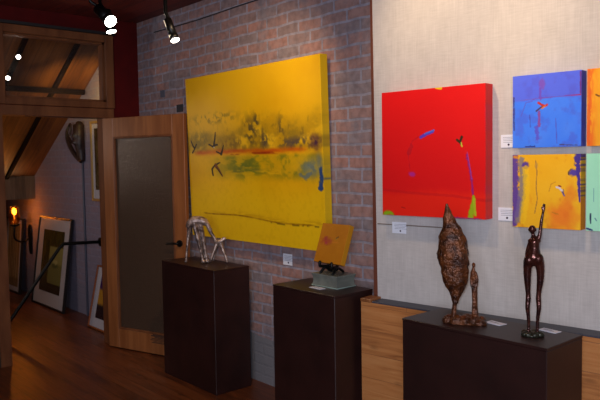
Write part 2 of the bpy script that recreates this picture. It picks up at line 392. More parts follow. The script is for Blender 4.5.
M_print = paint_mat('print_under_glass', rough=.15, bump=0.0)
M_matb = mat('cream_mat_board', (190, 184, 188), .8)
M_gold = mat('pale_gold_frame', (176, 140, 82), .4, metal=.4)
M_blackframe = mat('black_picture_frame', (24, 20, 20), .4)
M_orangeframe = mat('orange_wood_frame', (150, 80, 36), .45, noise=((126, 62, 28), 8, 3, (1, 1, 6)))
M_glass = clear_glass('window_glass')
M_lens = mat('lit_lamp_lens', (255, 245, 230), .3, emit=(255, 240, 225), estr=14)
M_bulb = mat('lit_bulb', (255, 190, 80), .3, emit=(255, 176, 60), estr=30)

# ------------------------------------------------------------------ setting
CEIL = 2.905
struct(bxobj('floor', M_floor, (-4.6, 8.5, -6.5, .3, -.1, 0)))
struct(bxobj('ceiling', M_ceil, (-.0, 8.5, -6.5, .3, CEIL, CEIL + .1)))
wb = struct(bxobj('wall_back', M_brick, (-4.6, 3.4, 0, .25, 0, 3.3)))
YL, YR = -1.228, -.335           # doorway
TL_, TR_, TB, TT = -1.215, -.295, 2.165, 2.715   # transom opening
struct(bxobj('wall_left', M_maroon, (-.12, 0, -6.5, -1.3, 0, CEIL), (-.12, 0, -1.3, YL, 0, 2.04), (-.12, 0, YR, 0, 0, 2.04), (-.12, 0, -1.3, 0, 2.04, TB),
       (-.12, 0, -1.3, TL_, TB, TT), (-.12, 0, TR_, 0, TB, TT), (-.12, 0, -1.3, 0, TT, CEIL)))
# darkened single bricks
M_soot = mat('soot_dark_brick', (44, 42, 48), .9)
M_soot2 = mat('blue_grey_brick', (86, 86, 100), .9)
struct(bxobj('trim_8', M_soot, (.66, .765, -.004, .01, 2.055, 2.118), bev=.003))
struct(bxobj('trim_9', M_soot2, (.395, .475, -.004, .01, 2.2, 2.262), bev=.003))

# linen-lined wall, turned seven degrees from the brick
DY = 0.1220
def panel_root(name):
    o = bpy.data.objects.new(name, None); return o
PM = Matrix.Rotation(DY, 4, 'Z'); PM.translation = Vector((3.045, -.17, 0))
def place_panel(o, u=0, d=0, z=0):     # u along the linen wall, d towards the room
    p = PM @ Vector((u, -d, z)); o.location = p; o.rotation_euler = (0, 0, DY); return o
o = struct(bxobj('wall_right', M_linen, (.026, 3.6, 0, .22, .8, CEIL))); place_panel(o)
def lean_edge(o, lim, k):      # the left edge of the linen wall is a little out of plumb
    for v in o.data.vertices:
        if v.co.x < lim: v.co.x -= (v.co.z - .85) * k
lean_edge(o, .2, .012)
bm = bmesh.new(); box(bm, .03, .44, -.003, .001, 1.262, 1.268); pass
# seam where two widths of the linen meet
o = struct(obj('trim_10', bm, mat('linen_seam', (120, 106, 96), .9))); place_panel(o)
# cedar edge board of the linen wall
o = struct(bxobj('trim_2', M_redwood, (-.004, .03, .0015, .22, .85, CEIL), bev=.003)); place_panel(o); lean_edge(o, .2, .005)
# wainscot
o = struct(bxobj('trim_1', M_wains, (-.018, 3.6, -.1, .22, 0, .833))); place_panel(o)
o = struct(bxobj('trim_11', M_oak, (-.021, .05, -.106, .0, .833, .852), bev=.003)); place_panel(o)
o = struct(bxobj('trim_3', M_dark, (.055, 3.6, -.1015, .0, .833, .842), bev=.002)); place_panel(o)

# doorway casing and jamb
bm = bmesh.new()
box(bm, -.14, .022, YL - .075, YL + .012, 0, 2.115); box(bm, -.14, .0, YR - .012, YR + .0, 0, 2.04)
box(bm, 0, .022, YR - .0, YR + .075, 0, 2.115); box(bm, -.14, .022, YL + .012, YR - .0, 2.035, 2.115)
struct(obj('trim_4', bm, M_oakd))
struct(bxobj('baseboard_left', M_base_shadow, (0, .016, -6.5, YL - .076, 0, .13)))
# transom
bm = bmesh.new()
for b in ((0, .03, TL_ - .03, TL_ + .03, TB - .045, TT + .045), (0, .03, TR_ - .03, TR_ + .045, TB - .045, TT + .045),
          (0, .03, TL_ + .03, TR_ - .03, TT - .02, TT + .045), (0, .03, TL_ + .03, TR_ - .03, TB - .045, TB + .012)):
    box(bm, *b, bev=.004)
win = struct(obj('window_1', bm, M_oakd))
bm = bmesh.new()
for b in ((-.09, -.01, TL_, TL_ + .03, TB, TT), (-.09, -.01, TR_ - .045, TR_, TB, TT), (-.09, -.01, TL_, TR_, TT - .035, TT), (-.09, -.01, TL_, TR_, TB, TB + .03)):
    box(bm, *b)
obj('window_frame', bm, M_oakd, win)
bxobj('glass_pane', M_glass, (-.052, -.048, TL_ + .02, TR_ - .035, TB + .02, TT - .025), parent=win)
struct(bxobj('trim_5', M_base_shadow, (0, .045, TL_ - .05, TR_ + .06, TT + .046, TT + .07)))  # black strip standing in for the shadow gap above the transom

# open glazed door, hinged on the right jamb
DA = R(17.5); DW, DH = .93, 2.015
M_obsc = mat('obscure_rain_glass', (92, 72, 58), .22, spec=.5, bump=.6, bscale=55)
_b = M_obsc.node_tree.nodes['Principled BSDF']; _b.inputs['Transmission Weight'].default_value = .45
dr = bpy.data.objects.new('door_1', None); COL.objects.link(dr); struct(dr)
dr.location = (.052, -.372, .01); dr.rotation_euler = (0, 0, DA)
bm = bmesh.new()
for b in ((0, .125, -.02, .02, 0, DH), (DW - .125, DW, -.02, .02, 0, DH), (.125, DW - .125, -.02, .02, DH - .165, DH), (.125, DW - .125, -.02, .02, 0, .17)):
    box(bm, *b, bev=.003)
obj('door_leaf', bm, M_oak, dr)
bm = bmesh.new()
for b in ((.125, .14, -.022, .022, .17, DH - .165), (DW - .14, DW - .125, -.022, .022, .17, DH - .165), (.14, DW - .14, -.022, .022, DH - .18, DH - .165), (.14, DW - .14, -.022, .022, .17, .185)):
    box(bm, *b, bev=.002)
obj('glazing_bead', bm, M_oakd, dr)
bxobj('glass_pane', M_obsc, (.138, DW - .138, -.004, .004, .183, DH - .178), parent=dr)
bm = bmesh.new()
cyl(bm, (DW - .07, -.02, .96), (DW - .07, -.032, .96), .028); cyl(bm, (DW - .07, -.03, .96), (DW - .07, -.06, .96), .009)
tube(bm, [(DW - .07, -.06, .96), (DW - .11, -.062, .962), (DW - .18, -.058, .957)], .009)
hd = obj('door_handle', bm, M_black, dr)
bm = bmesh.new(); rnd = random.Random(3)
M_scuff = mat('dark_scuff', (54, 32, 22), .7)
for i in range(7):
    x = .5 + rnd.random() * .06; z = .095 + i * .011; box(bm, x, x + .1 + rnd.random() * .1, -.0215, -.019, z, z + .004 + rnd.random() * .006)
obj('scuff_mark', bm, M_scuff, dr)

# ---- room beyond the doorway: attic slope, rafters, header and niche
def sz(x): return 2.103 + .588 * (x + 1.694)
ang = math.atan(.588)
def slope_box(name, m, x0, x1, y0, y1, t0, t1):
    """box lying on the slope; t measured down from the boards"""
    bm = bmesh.new(); vs = []
    for x in (x0, x1):
        for y in (y0, y1):
            for t in (t0, t1): vs.append(bm.verts.new((x, y, sz(x) - t / math.cos(ang))))
    a = vs
    for f in ((0, 1, 3, 2), (4, 6, 7, 5), (0, 4, 5, 1), (2, 3, 7, 6), (0, 2, 6, 4), (1, 5, 7, 3)): bm.faces.new([a[i] for i in f])
    return struct(obj(name, bm, m))
slope_box('ceiling_slope', M_slope, -2.74, -.12, -4.0, 0, -.08, 0)
for k, y in enumerate((-.33, -.81, -1.29, -1.77)):
    slope_box('trim_%d' % (12 + k), M_beam, -2.72, -.14, y - .02, y + .02, 0, .03)
struct(bxobj('trim_6', M_beam, (-1.195, -1.125, -3.9, -.02, sz(-1.16) - .062, sz(-1.16) - .016)))
struct(bxobj('wall_header', M_vert, (-2.79, -2.72, -4.0, 0, 1.22, 1.52)))
struct(bxobj('ceiling_niche', M_beam, (-4.5, -2.79, -4.0, 0, 1.22, 1.3)))
struct(bxobj('wall_far', M_vert, (-4.6, -4.4, -4.0, 0, 0, 1.3)))
struct(bxobj('wall_side', M_vert, (-4.6, -.12, -4.2, -4.0, 0, 3.3)))

lamp('far_room_fill', 'POINT', (-1.3, -2.0, 1.9), 22, (1.0, .8, .66), shadow_soft_size=.12)  # fill light added to lift the dim far room, no fixture here
lamp('far_slope_fill', 'SPOT', (-.5, -.35, 2.2), 15, (1.0, .66, .16), target=(-1.1, -.1, 2.4), spot_size=R(100), spot_blend=.9, shadow_soft_size=.05)  # added light that gilds the slope boards, no lamp stands here

# ------------------------------------------------------------------ pedestals
def pedestal(label, x0, x1, y0, y1, group='dark plinths'):
    t = thing('pedestal', label, 'pedestal', ((x0 + x1) / 2, (y0 + y1) / 2, 0))
    w, d = (x1 - x0) / 2, (y1 - y0) / 2
    bxobj('body', M_ped, (-w, w, -d, d, 0, .868), parent=t, bev=.003)
    bxobj('top_panel', M_ped, (-w - .001, w + .001, -d - .001, d + .001, .868, .88), parent=t, bev=.002)
    return t
pedestal('tall dark brown pedestal standing beside the open glazed door, carrying the long-legged figures', 1.062, 1.775, -.41, -.105)
pedestal('dark brown pedestal in the middle, carrying the small orange painting on its easel', 2.468, 3.006, -.447, -.14)
pedestal('dark brown pedestal in front of the pine wainscot, carrying two bronzes', 3.592, 4.318, -.573, -.28)

# ------------------------------------------------------------------ paintings
def art_yellow(U, V):
    p = Paint(U, V, (224, 172, 12))
    n = fbm(U * 4, V * 3, 11); p.mix((206, 148, 6), (n - .4) * 1.8); p.mix((230, 186, 18), sstep(.58, .8, V) * .7)
    fine = fbm(U * 60, V * 44, 4, 5); mid = fbm(U * 18, V * 16, 31, 5); vert = fbm(U * 70, V * 9, 6, 4); hor = fbm(U * 12, V * 60, 61, 4)
    hill = .20 + .12 * fbm(U * 3.5, V * 0 + 2, 71) - .05 * np.exp(-((U - .62) / .16) ** 2)      # ragged top of the hazy far bank
    low = sstep(hill, hill + .16, V) * (1 - sstep(.455, .475, V))
    p.mix((164, 128, 20), low * (.7 + .9 * (mid - .4))); p.mix((132, 108, 30), low * sstep(.46, .7, fbm(U * 11, V * 13, 93, 5)) * .8); p.mix((96, 80, 40), low * sstep(.52, .72, fine * .6 + vert * .4) * sstep(.40, .6, mid) * .75)
    p.mix((236, 186, 26), low * sstep(.52, .7, fbm(U * 9, V * 12, 77)) * .75)
    for u, v, ru, rv, c, al in ((.52, .37, .045, .07, (72, 60, 46), 1), (.57, .31, .02, .04, (84, 70, 44), 1), (.625, .41, .03, .05, (84, 70, 50), .9), (.83, .435, .14, .03, (84, 70, 60), .9), (.24, .265, .14, .025, (112, 96, 36), .9), (.12, .40, .09, .05, (124, 108, 40), .7), (.74, .37, .02, .06, (90, 74, 44), .9), (.4, .42, .1, .03, (120, 92, 34), .7)):
        p.mix(c, al * np.exp(-(((U - u) / ru) ** 2 + ((V - v) / rv) ** 2)) * sstep(.42, .6, fine * .6 + mid * .4) * 1.5)
    red = np.exp(-((V - .472 + .012 * (fbm(U * 14, V * 0, 5) - .5)) / .014) ** 2) * sstep(.02, .12, U) * (1 - sstep(.86, .93, U))
    p.mix((178, 62, 12), red * (.55 + .8 * (hor - .3))); p.mix((132, 34, 16), np.exp(-((V - .485) / .006) ** 2) * sstep(.3, .4, U) * (1 - sstep(.7, .8, U)) * sstep(.4, .6, hor))
    g = sstep(.485, .51, V) * (1 - sstep(.58, .66, V + .05 * (mid - .5)))
    p.mix((150, 134, 18), g * sstep(.1, .35, U) * (.3 + 1.1 * (mid - .3))); p.mix((92, 104, 34), g * np.exp(-((U - .48) / .17) ** 2) * sstep(.42, .6, fbm(U * 14, V * 30, 42)) * .85)
    p.mix((74, 88, 58), np.exp(-((V - .585) / .018) ** 2 - ((U - .46) / .12) ** 2) * sstep(.42, .58, hor) * .9)
    p.mix((98, 104, 26), g * np.exp(-((U - .78) / .12) ** 2) * sstep(.38, .56, mid) * .85); p.mix((232, 178, 20), np.exp(-((V - .595) / .014) ** 2 - ((U - .62) / .12) ** 2) * sstep(.4, .55, hor) * .8)
    bl = np.exp(-((U - .93) / .07) ** 2 - ((V - .57) / .045) ** 2); p.mix((104, 122, 138), bl * (.55 + .8 * (mid - .35))); p.mix((70, 100, 134), bl * sstep(.5, .62, fine) * .7)
    p.stroke([(.985, .575), (.983, .61), (.986, .64), (.98, .675)], .010, (34, 64, 124), .95, w2=.016, rag=1.0); p.blob(.975, .53, .03, .06, (90, 104, 120), .6, seed=33, soft=.8); p.stroke([(.86, .61), (.89, .62), (.92, .60)], .012, (84, 104, 124), .7, rag=1.2)
    d = ((U - .955) / .032) ** 2 + ((V - .44) / .04) ** 2; p.mix((62, 32, 64), np.exp(-d * 1.2 + 2.2 * (fine - .5)) * 1.1)
    ln = .84 + .035 * U + .006 * np.sin(U * 11); p.mix((120, 74, 8), np.exp(-((V - ln) / .004) ** 2) * sstep(.1, .14, U) * (1 - sstep(.9, .95, U)) * (.35 + 1.6 * (fbm(U * 30, V * 4, 12) - .3)))
    p.mix((176, 126, 6), np.exp(-((V - ln + .012) / .012) ** 2) * sstep(.12, .3, U) * .45 * sstep(.4, .6, hor)); p.mix((84, 66, 20), np.exp(-((V - ln - .006) / .004) ** 2) * sstep(.55, .7, U) * sstep(.42, .55, fbm(U * 40, V * 9, 19)) * .8)
    p.mix((196, 146, 2), .2 * sstep(.5, .75, fine) * sstep(.2, .3, V)); p.mix((240, 196, 30), sstep(.992, .999, U) * .4)
    dk = (30, 18, 14); br = (108, 60, 24)
    p.stroke([(.027, .395), (.042, .425), (.058, .442)], .005, dk, w2=.010); p.stroke([(.074, .418), (.06, .442), (.037, .468)], .007, dk)
    p.stroke([(.247, .352), (.238, .40), (.228, .437)], .005, dk, w2=.010); p.stroke([(.188, .422), (.215, .434), (.26, .426)], .006, dk); p.blob(.23, .442, .007, .006, (220, 210, 190), seed=2)
    p.stroke([(.310, .432), (.300, .46), (.288, .482)], .005, dk, w2=.011); p.stroke([(.25, .468), (.275, .478), (.288, .482)], .006, dk)
    p.stroke([(.232, .552), (.252, .543), (.275, .535)], .009, dk, w2=.005); p.stroke([(.235, .55), (.262, .578), (.29, .615)], .014, br, w2=.007); p.stroke([(.228, .552), (.205, .575), (.212, .612)], .007, dk)
    p.stroke([(.245, .565), (.285, .61)], .004, (56, 28, 14))
    return p.c
t = tag(painted('painting', 1.58, 1.25, .06, 330, 260, art_yellow, M_canvas), 'large unframed yellow landscape canvas with flying birds on the brick wall', 'painting')
t.location = (.962 + 1.58 / 2, -.002, 1.045); t.rotation_euler = (R(1.6), 0, 0)

def art_red(U, V):
    p = Paint(U, V, (222, 18, 20)); p.mix((205, 14, 18), fbm(U * 3, V * 3, 5) * .6)
    p.band(.80, 1.1, (232, 34, 16), .9, soft=.04, rag=.04); p.stroke([(0, .79), (.3, .815), (.7, .83), (1, .86)], .012, (200, 20, 24), .6)
    p.stroke([(.29, .62), (.27, .48), (.32, .40), (.40, .36)], .006, (150, 20, 60), .3, rag=.9); p.stroke([(.28, .5), (.31, .44)], .02, (170, 20, 40), .5, rag=.8)
    p.stroke([(.40, .375), (.46, .35), (.52, .335)], .014, (84, 60, 190), .95, rag=.5); p.stroke([(.44, .35), (.53, .325)], .007, (70, 110, 210), .9)
    p.blob(.31, .665, .045, .03, (170, 40, 150), .85, seed=3, fs=18)
    p.stroke([(.79, .385), (.775, .42), (.785, .44)], .012, (40, 40, 24)); p.stroke([(.745, .405), (.775, .425)], .01, (50, 48, 24)); p.stroke([(.785, .43), (.79, .455)], .008, (200, 190, 60))
    p.stroke([(.835, .52), (.85, .58), (.87, .66), (.885, .76), (.89, .82)], .011, (130, 30, 140), .75, rag=.7); p.stroke([(.84, .5), (.88, .7)], .004, (150, 90, 190), .6)
    p.stroke([(.895, .83), (.89, .9), (.87, .985)], .014, (150, 170, 20), w2=.035); p.stroke([(.9, .85), (.91, .97)], .012, (170, 180, 30))
    p.blob(.065, .995, .065, .035, (130, 170, 20), seed=6); p.blob(.07, 1.0, .04, .012, (190, 90, 30), .6)
    p.stroke([(.55, .0), (.6, .008)], .012, (225, 180, 20)); p.stroke([(.68, .995), (.96, .998)], .006, (150, 50, 120), .9, rag=.8)
    p.stroke([(.2, .93), (.24, .94)], .003, (120, 10, 20), .7)
    p.mix((190, 40, 110), sstep(.985, 1, U) * .3 * sstep(.45, .7, fbm(U * 3, V * 9, 8)))
    return p.c
def on_panel(o, u, z): return place_panel(o, u, .0005, z)
on_panel(tag(painted('painting', .605, .661, .075, 180, 190, art_red, M_canvas), 'large square red abstract canvas with small violet marks on the linen wall', 'painting'), .117 + .3025, 1.325)

def art_blue(U, V):
    p = Paint(U, V, (58, 120, 246)); p.mix((84, 140, 250), fbm(U * 5, V * 5, 3) * .7)
    p.band(-.1, .34, (88, 100, 226), .85, soft=.02, rag=.03); p.mix((84, 80, 200), .35 * sstep(.5, .75, fbm(U * 8, V * 8, 4)))
    p.stroke([(.3, .335), (.6, .325), (1, .32)], .008, (120, 60, 160), .8, rag=.7); p.stroke([(.86, .325), (.99, .32)], .007, (160, 40, 90), .9); p.stroke([(.12, .34), (.5, .33)], .006, (110, 90, 200), .8)
    p.blob(.44, .14, .05, .1, (130, 70, 170), .7, seed=5, fs=14); p.stroke([(.40, .52), (.40, .7)], .022, (150, 60, 130), .8, rag=.6); p.stroke([(.41, .2), (.42, .34)], .02, (120, 60, 170), .6, rag=.6)
    p.stroke([(.36, .72), (.38, .88)], .03, (96, 70, 190), .7, rag=.7); p.stroke([(.26, .55), (.27, .72)], .006, (70, 50, 160), .8); p.stroke([(.64, .62), (.66, .95)], .008, (86, 70, 190), .7)
    p.stroke([(.13, .56), (.2, .38), (.3, .36)], .008, (98, 80, 200), .7)
    p.stroke([(.36, .50), (.42, .46), (.46, .44)], .012, (70, 30, 50)); p.stroke([(.39, .39), (.43, .42), (.49, .44), (.515, .425)], .018, (190, 44, 40)); p.stroke([(.44, .47), (.49, .44)], .012, (214, 120, 60))
    p.stroke([(.2, .985), (.34, .985)], .01, (40, 40, 110), .9, rag=.6); p.stroke([(.7, .97), (.95, .985)], .008, (70, 60, 90), .8, rag=.8); p.stroke([(.015, .3), (.02, .75)], .012, (56, 40, 90), .8, rag=.6)
    p.stroke([(.985, .02), (.985, .3)], .012, (110, 30, 100), .8)
    p.mix((66, 78, 190), sstep(.993, 1, U))
    return p.c
def art_gold(U, V):
    p = Paint(U, V, (238, 172, 22)); p.mix((246, 188, 40), fbm(U * 4, V * 4, 3) * .8); p.mix((214, 120, 20), .7 * sstep(.55, .8, fbm(U * 7, V * 5, 6)))
    p.blob(.75, .8, .3, .3, (236, 116, 34), .8, seed=5, fs=6, soft=.8); p.blob(.85, .5, .1, .2, (232, 130, 36), .6, seed=15, soft=.8)
    p.stroke([(.03, .0), (.04, .4), (.05, .75), (.02, .95)], .065, (92, 60, 150), .95, rag=.7); p.stroke([(.13, .08), (.16, .3), (.14, .6), (.08, .9)], .06, (136, 122, 124), .9, rag=.6)
    p.blob(.2, .15, .06, .06, (86, 60, 150), .95, seed=9, fs=14); p.blob(.05, .03, .06, .03, (226, 140, 40), .9); p.stroke([(.1, .6), (.06, .85)], .03, (110, 86, 150), .8, rag=.6)
    p.stroke([(.20, .2), (.22, .5), (.16, .9)], .06, (246, 196, 30), .7, rag=.4)
    p.stroke([(.35, .08), (.37, .22), (.36, .45), (.38, .6), (.34, .8)], .008, (150, 104, 60), .85, rag=.6); p.blob(.36, .15, .03, .05, (184, 140, 70), .7, seed=4)
    p.stroke([(.96, .0), (.955, .2), (.975, .4), (.985, .62)], .055, (72, 52, 140), w2=.014, rag=.6); p.blob(.89, .25, .07, .05, (80, 60, 160), .95, seed=11, fs=16)
    p.stroke([(.86, .2), (.83, .23), (.83, .27)], .008, (70, 50, 40)); p.blob(.89, .02, .04, .02, (240, 200, 60), .8)
    p.stroke([(.66, .44), (.70, .45), (.74, .49)], .016, (214, 206, 214)); p.stroke([(.69, .42), (.72, .43)], .012, (150, 40, 40)); p.stroke([(.74, .5), (.77, .55)], .012, (90, 80, 150)); p.stroke([(.76, .47), (.76, .52)], .006, (70, 60, 90))
    p.stroke([(.55, .5), (.58, .4), (.64, .37)], .006, (180, 110, 40), .7); p.stroke([(.6, .78), (.68, .8)], .012, (190, 120, 30), .7, rag=.8)
    p.mix((244, 150, 40), sstep(.995, 1, U) * sstep(.55, .62, V))
    return p.c
def art_amber(U, V):
    p = Paint(U, V, (240, 170, 20)); p.mix((246, 190, 50), fbm(U * 5, V * 5, 7)); p.mix((232, 112, 30), (1 - sstep(.02, .16, U)) * sstep(.35, .6, fbm(U * 20, V * 5, 2)) + .25)
    p.stroke([(.02, .02), (.03, .5), (.02, .98)], .025, (226, 90, 40), .7, rag=.8); p.blob(.5, .45, .2, .15, (200, 90, 40), .5); p.blob(.7, .6, .1, .1, (120, 60, 110), .6); p.stroke([(.12, .34), (.16, .36)], .012, (120, 60, 30))
    return p.c
def art_mint(U, V):
    p = Paint(U, V, (150, 220, 184)); p.mix((170, 232, 200), fbm(U * 4, V * 4, 8))
    for i in range(14):
        r = random.Random(i); u = r.random() * .9; v = .2 + r.random() * .75; p.stroke([(u, v), (u + .02, v + .04 * r.random())], .008, (70, 110, 140), .8)
    p.stroke([(.06, .78), (.06, .9)], .012, (30, 40, 80)); p.stroke([(0, .97), (.08, .99)], .014, (40, 40, 110)); p.stroke([(.1, .45), (.1, .62)], .005, (90, 140, 160), .8); p.blob(.6, .4, .15, .2, (90, 150, 200), .5)
    return p.c
PS = .316
for fn, u, z, lab in ((art_blue, .8525, 1.67, 'small square blue canvas with a tiny red bird, upper row'), (art_gold, .8525, 1.297, 'small square golden orange canvas with purple edges, lower row'),
                      (art_amber, 1.192, 1.67, 'amber yellow canvas at the right picture edge beside the blue one'), (art_mint, 1.192, 1.297, 'pale mint green canvas at the right picture edge beside the golden one')):
    on_panel(tag(painted('painting', PS, .335 + (.005 if fn in (art_gold, art_mint) else .0), .06, 120, 120, fn, M_canvas), lab, 'painting', 'small square canvases'), u + PS / 2, z)

# gallery cards
def card(name, label, w, h, m=None):
    t = thing(name, label, 'label', group='gallery labels')
    cd = bxobj('card', M_card, (-w / 2, w / 2, -.003, 0, -h / 2, h / 2), parent=t)
    bm = bmesh.new()
    for k, (a, b) in enumerate(((.34, -.1), (.34, -.22), (.3, -.02), (.32, -.15))):
        z = h * (.3 - k * .13); box(bm, -w * a, -w * b + w * .42, -.0036, -.003, z - h * .014, z + h * .014)
    obj('text_lines', bm, M_ink, cd)
    bm = bmesh.new(); cyl(bm, (0 + w * .1, -.003, -h * .28), (w * .1, -.0038, -h * .28), h * .085, seg=14); obj('dot', bm, M_dot, cd)
    return t
place_panel(card('wall_label', 'white gallery label below the red canvas', .09, .062), .175, .001, 1.25)
place_panel(card('wall_label', 'white gallery label left of the blue canvas', .066, .062), .800, .001, 1.705)
place_panel(card('wall_label', 'white gallery label left of the golden orange canvas', .076, .064), .792, .001, 1.35)
t = card('wall_label', 'white gallery label on the brick below the yellow canvas', .095, .078); t.location = (2.085, -.001, .945)
def flat_card(label, x, y, rz, w, d):
    t = thing('pedestal_label', label, 'label', (x, y, .8805), (0, 0, rz))
    cd = bxobj('card', M_card, (-w / 2, w / 2, -d / 2, d / 2, 0, .002), parent=t)
    bxobj('text_lines', M_ink, (-w * .38, w * .1, d * .12, d * .2, .002, .0024), (-w * .38, w * .25, -d * .05, d * .02, .002, .0024), parent=cd)
flat_card('white card lying on the middle pedestal by the glass block', 2.757, -.345, R(-5), .1, .045)
flat_card('white card lying beside the bronze tree', 3.955, -.36, R(-8), .085, .05)
flat_card('white card lying beside the bronze raised-arm figure', 4.19, -.315, R(-5), .085, .045)

# ------------------------------------------------------------------ sculptures
def face_cam(x, y):
    d = Vector((x - CAM.x, y - CAM.y)).normalized(); return math.atan2(-d.x, d.y)
# long-legged pair on the left pedestal
bx, by = 1.46, -.265
t = thing('sculpture', 'pewter-coloured pair of long-legged figures on the pedestal beside the door', 'sculpture', (bx, by, .88), (0, 0, R(48)))
k = 1 / 136.6
def q(px, py, y=0, r=None): return ((px - 206) * k, y, (264 - py) * k) + ((r,) if r else ())
bm = bmesh.new()
tube(bm, [q(189, 226, 0, .022), q(192.5, 221, 0, .032), q(198, 220, 0, .033), q(203, 220.5, 0, .031), q(207, 223, 0, .022)])
tube(bm, [q(190, 224, 0, .017), q(188.8, 233, .01, .014), q(187.4, 244, .01, .011), q(186, 256, .01, .009), q(185.6, 261.5, .01, .010)])
tube(bm, [q(195, 222, -.01, .022), q(198, 236, -.01, .017), q(200.5, 248, -.01, .013), q(203, 260.5, -.01, .010)])
tube(bm, [q(200.5, 222, 0, .022), q(203, 236, .01, .017), q(204.8, 248, .01, .013), q(206.6, 260.5, .01, .010)])
tube(bm, [q(196.5, 223, .03, .016), q(199.5, 236, .04, .012), q(201.5, 250, .04, .009), q(204.5, 260, .04, .008)])
ball(bm, q(203.6, 261.6, -.01), .018, .016, .014); ball(bm, q(207.2, 261.6, .012), .02, .016, .014); ball(bm, q(185.3, 261.5, .01), .013, .012, .012)
tube(bm, [q(206, 220.5, 0, .020), q(208.5, 225, 0, .017), q(210.6, 230.5, 0, .015), q(213, 235, 0, .013), q(215.5, 239, 0, .011)])
ball(bm, q(211.2, 229.5), .014, .012, .016); ball(bm, q(214, 236), .012, .011, .013)
obj('adult_figure', bm, M_silver, t, remesh=.004)
bm = bmesh.new()
tube(bm, [q(215.3, 238.2, 0, .011), q(216.5, 241.5, 0, .017), q(219, 242.5, 0, .022), q(222, 241, 0, .017), q(226, 238.8, 0, .010)])
tube(bm, [q(217.5, 243, 0, .017), q(215, 250, -.01, .014), q(212.6, 256, -.02, .011), q(210.6, 261.4, -.02, .010)])
tube(bm, [q(218, 244, 0, .014), q(215.5, 252, .01, .011), q(213, 260.8, .02, .009)])
tube(bm, [q(221, 243, 0, .017), q(223.5, 250, -.01, .014), q(226, 256, -.02, .011), q(227.6, 262, -.02, .010)])
tube(bm, [q(220.5, 244, 0, .014), q(224, 252, .01, .011), q(226, 261, .02, .009)])
ball(bm, q(224.6, 238.8), .017, .013, .012)
obj('child_figure', bm, M_silver, t, remesh=.0035)

# glass block, easel and small painting on the middle pedestal
M_block = mat('pale_green_cast_glass', (128, 130, 120), .25, spec=.6, noise=((108, 110, 102), 14, 3, (1, 1, 1)), bump=.15, bscale=30)
M_block.node_tree.nodes['Principled BSDF'].inputs['Transmission Weight'].default_value = .1
t = thing('glass_block', 'grey-green cast glass block with flared edges on the middle pedestal', 'block', (2.768, -.222, .88))
bm = bmesh.new(); rings = []
for z, s in ((0, 1), (.006, 1.0), (.014, .955), (.03, .925), (.048, .93), (.06, .965), (.068, 1.0), (.075, 1.0)):
    w, d = .108 * s, .078 * s; rings.append([bm.verts.new(v) for v in ((-w, -d, z), (w, -d, z), (w, d, z), (-w, d, z))])
for a, b in zip(rings, rings[1:]):
    for i in range(4): bm.faces.new((a[i], a[(i + 1) % 4], b[(i + 1) % 4], b[i]))
bm.faces.new(rings[0][::-1]); bm.faces.new(rings[-1])
obj('body', bm, M_block, t)
M_edge = mat('bright_glass_edge', (150, 172, 162), .2)
bm = bmesh.new(); w, d = .1085, .0785
for a, b in (((-w, -d), (w, -d)), ((w, -d), (w, d)), ((w, d), (-w, d)), ((-w, d), (-w, -d))):
    tube(bm, [(*a, .0035), (*b, .0035)], .0025, seg=6, smooth=0)
obj('foot_edge', bm, M_edge, t)
LEAN = R(20)
ex, ey, ez = 2.765, -.222, .955
t = thing('easel', 'small black display easel standing on the glass block', 'easel', (ex, ey, ez))
for s in (-1, 1):
    bm = bmesh.new()
    tube(bm, [(s * .052, -.055, .004), (s * .045, -.03, .03), (s * .036, .0, .05), (s * .028, .02, .10), (s * .015, .035, .145)], .009)
    tube(bm, [(s * .036, -.004, .038), (s * .05, -.045, .042), (s * .052, -.06, .046), (s * .05, -.06, .07)], .009)
    tube(bm, [(s * .05, -.035, .034), (s * .03, .02, .028), (s * .035, .052, .006)], .008)
    obj('easel_leg', bm, M_black, t)
bm = bmesh.new(); tube(bm, [(-.043, -.01, .03), (0, -.012, .018), (.043, -.01, .03)], .011); obj('crossbar', bm, M_black, t)
def art_small(U, V):
    p = Paint(U, V, (186, 116, 20)); p.mix((168, 98, 12), fbm(U * 5, V * 5, 2) * .8)
    p.blob(.30, .45, .24, .13, (160, 60, 50), .8, seed=3, fs=20, soft=.7); p.blob(.25, .38, .07, .07, (150, 50, 60), .6, seed=7, fs=24); p.blob(.3, .5, .05, .03, (160, 40, 90), .7, seed=5)
    p.stroke([(.5, .47), (.7, .46)], .02, (200, 120, 40), .6); p.stroke([(.62, .36), (.70, .32)], .018, (70, 50, 30)); p.stroke([(.6, .38), (.66, .36)], .01, (130, 120, 60))
    p.mix((222, 156, 40), sstep(.985, 1, U) * .6)
    return p.c
t = tag(painted('painting', 0.23, .24, .036, 70, 76, art_small, M_canvas), 'small thick orange canvas leaning on a black easel', 'painting')
t.location = (ex - .004, ey - .013, ez + .053); t.rotation_euler = (-LEAN, 0, 0)

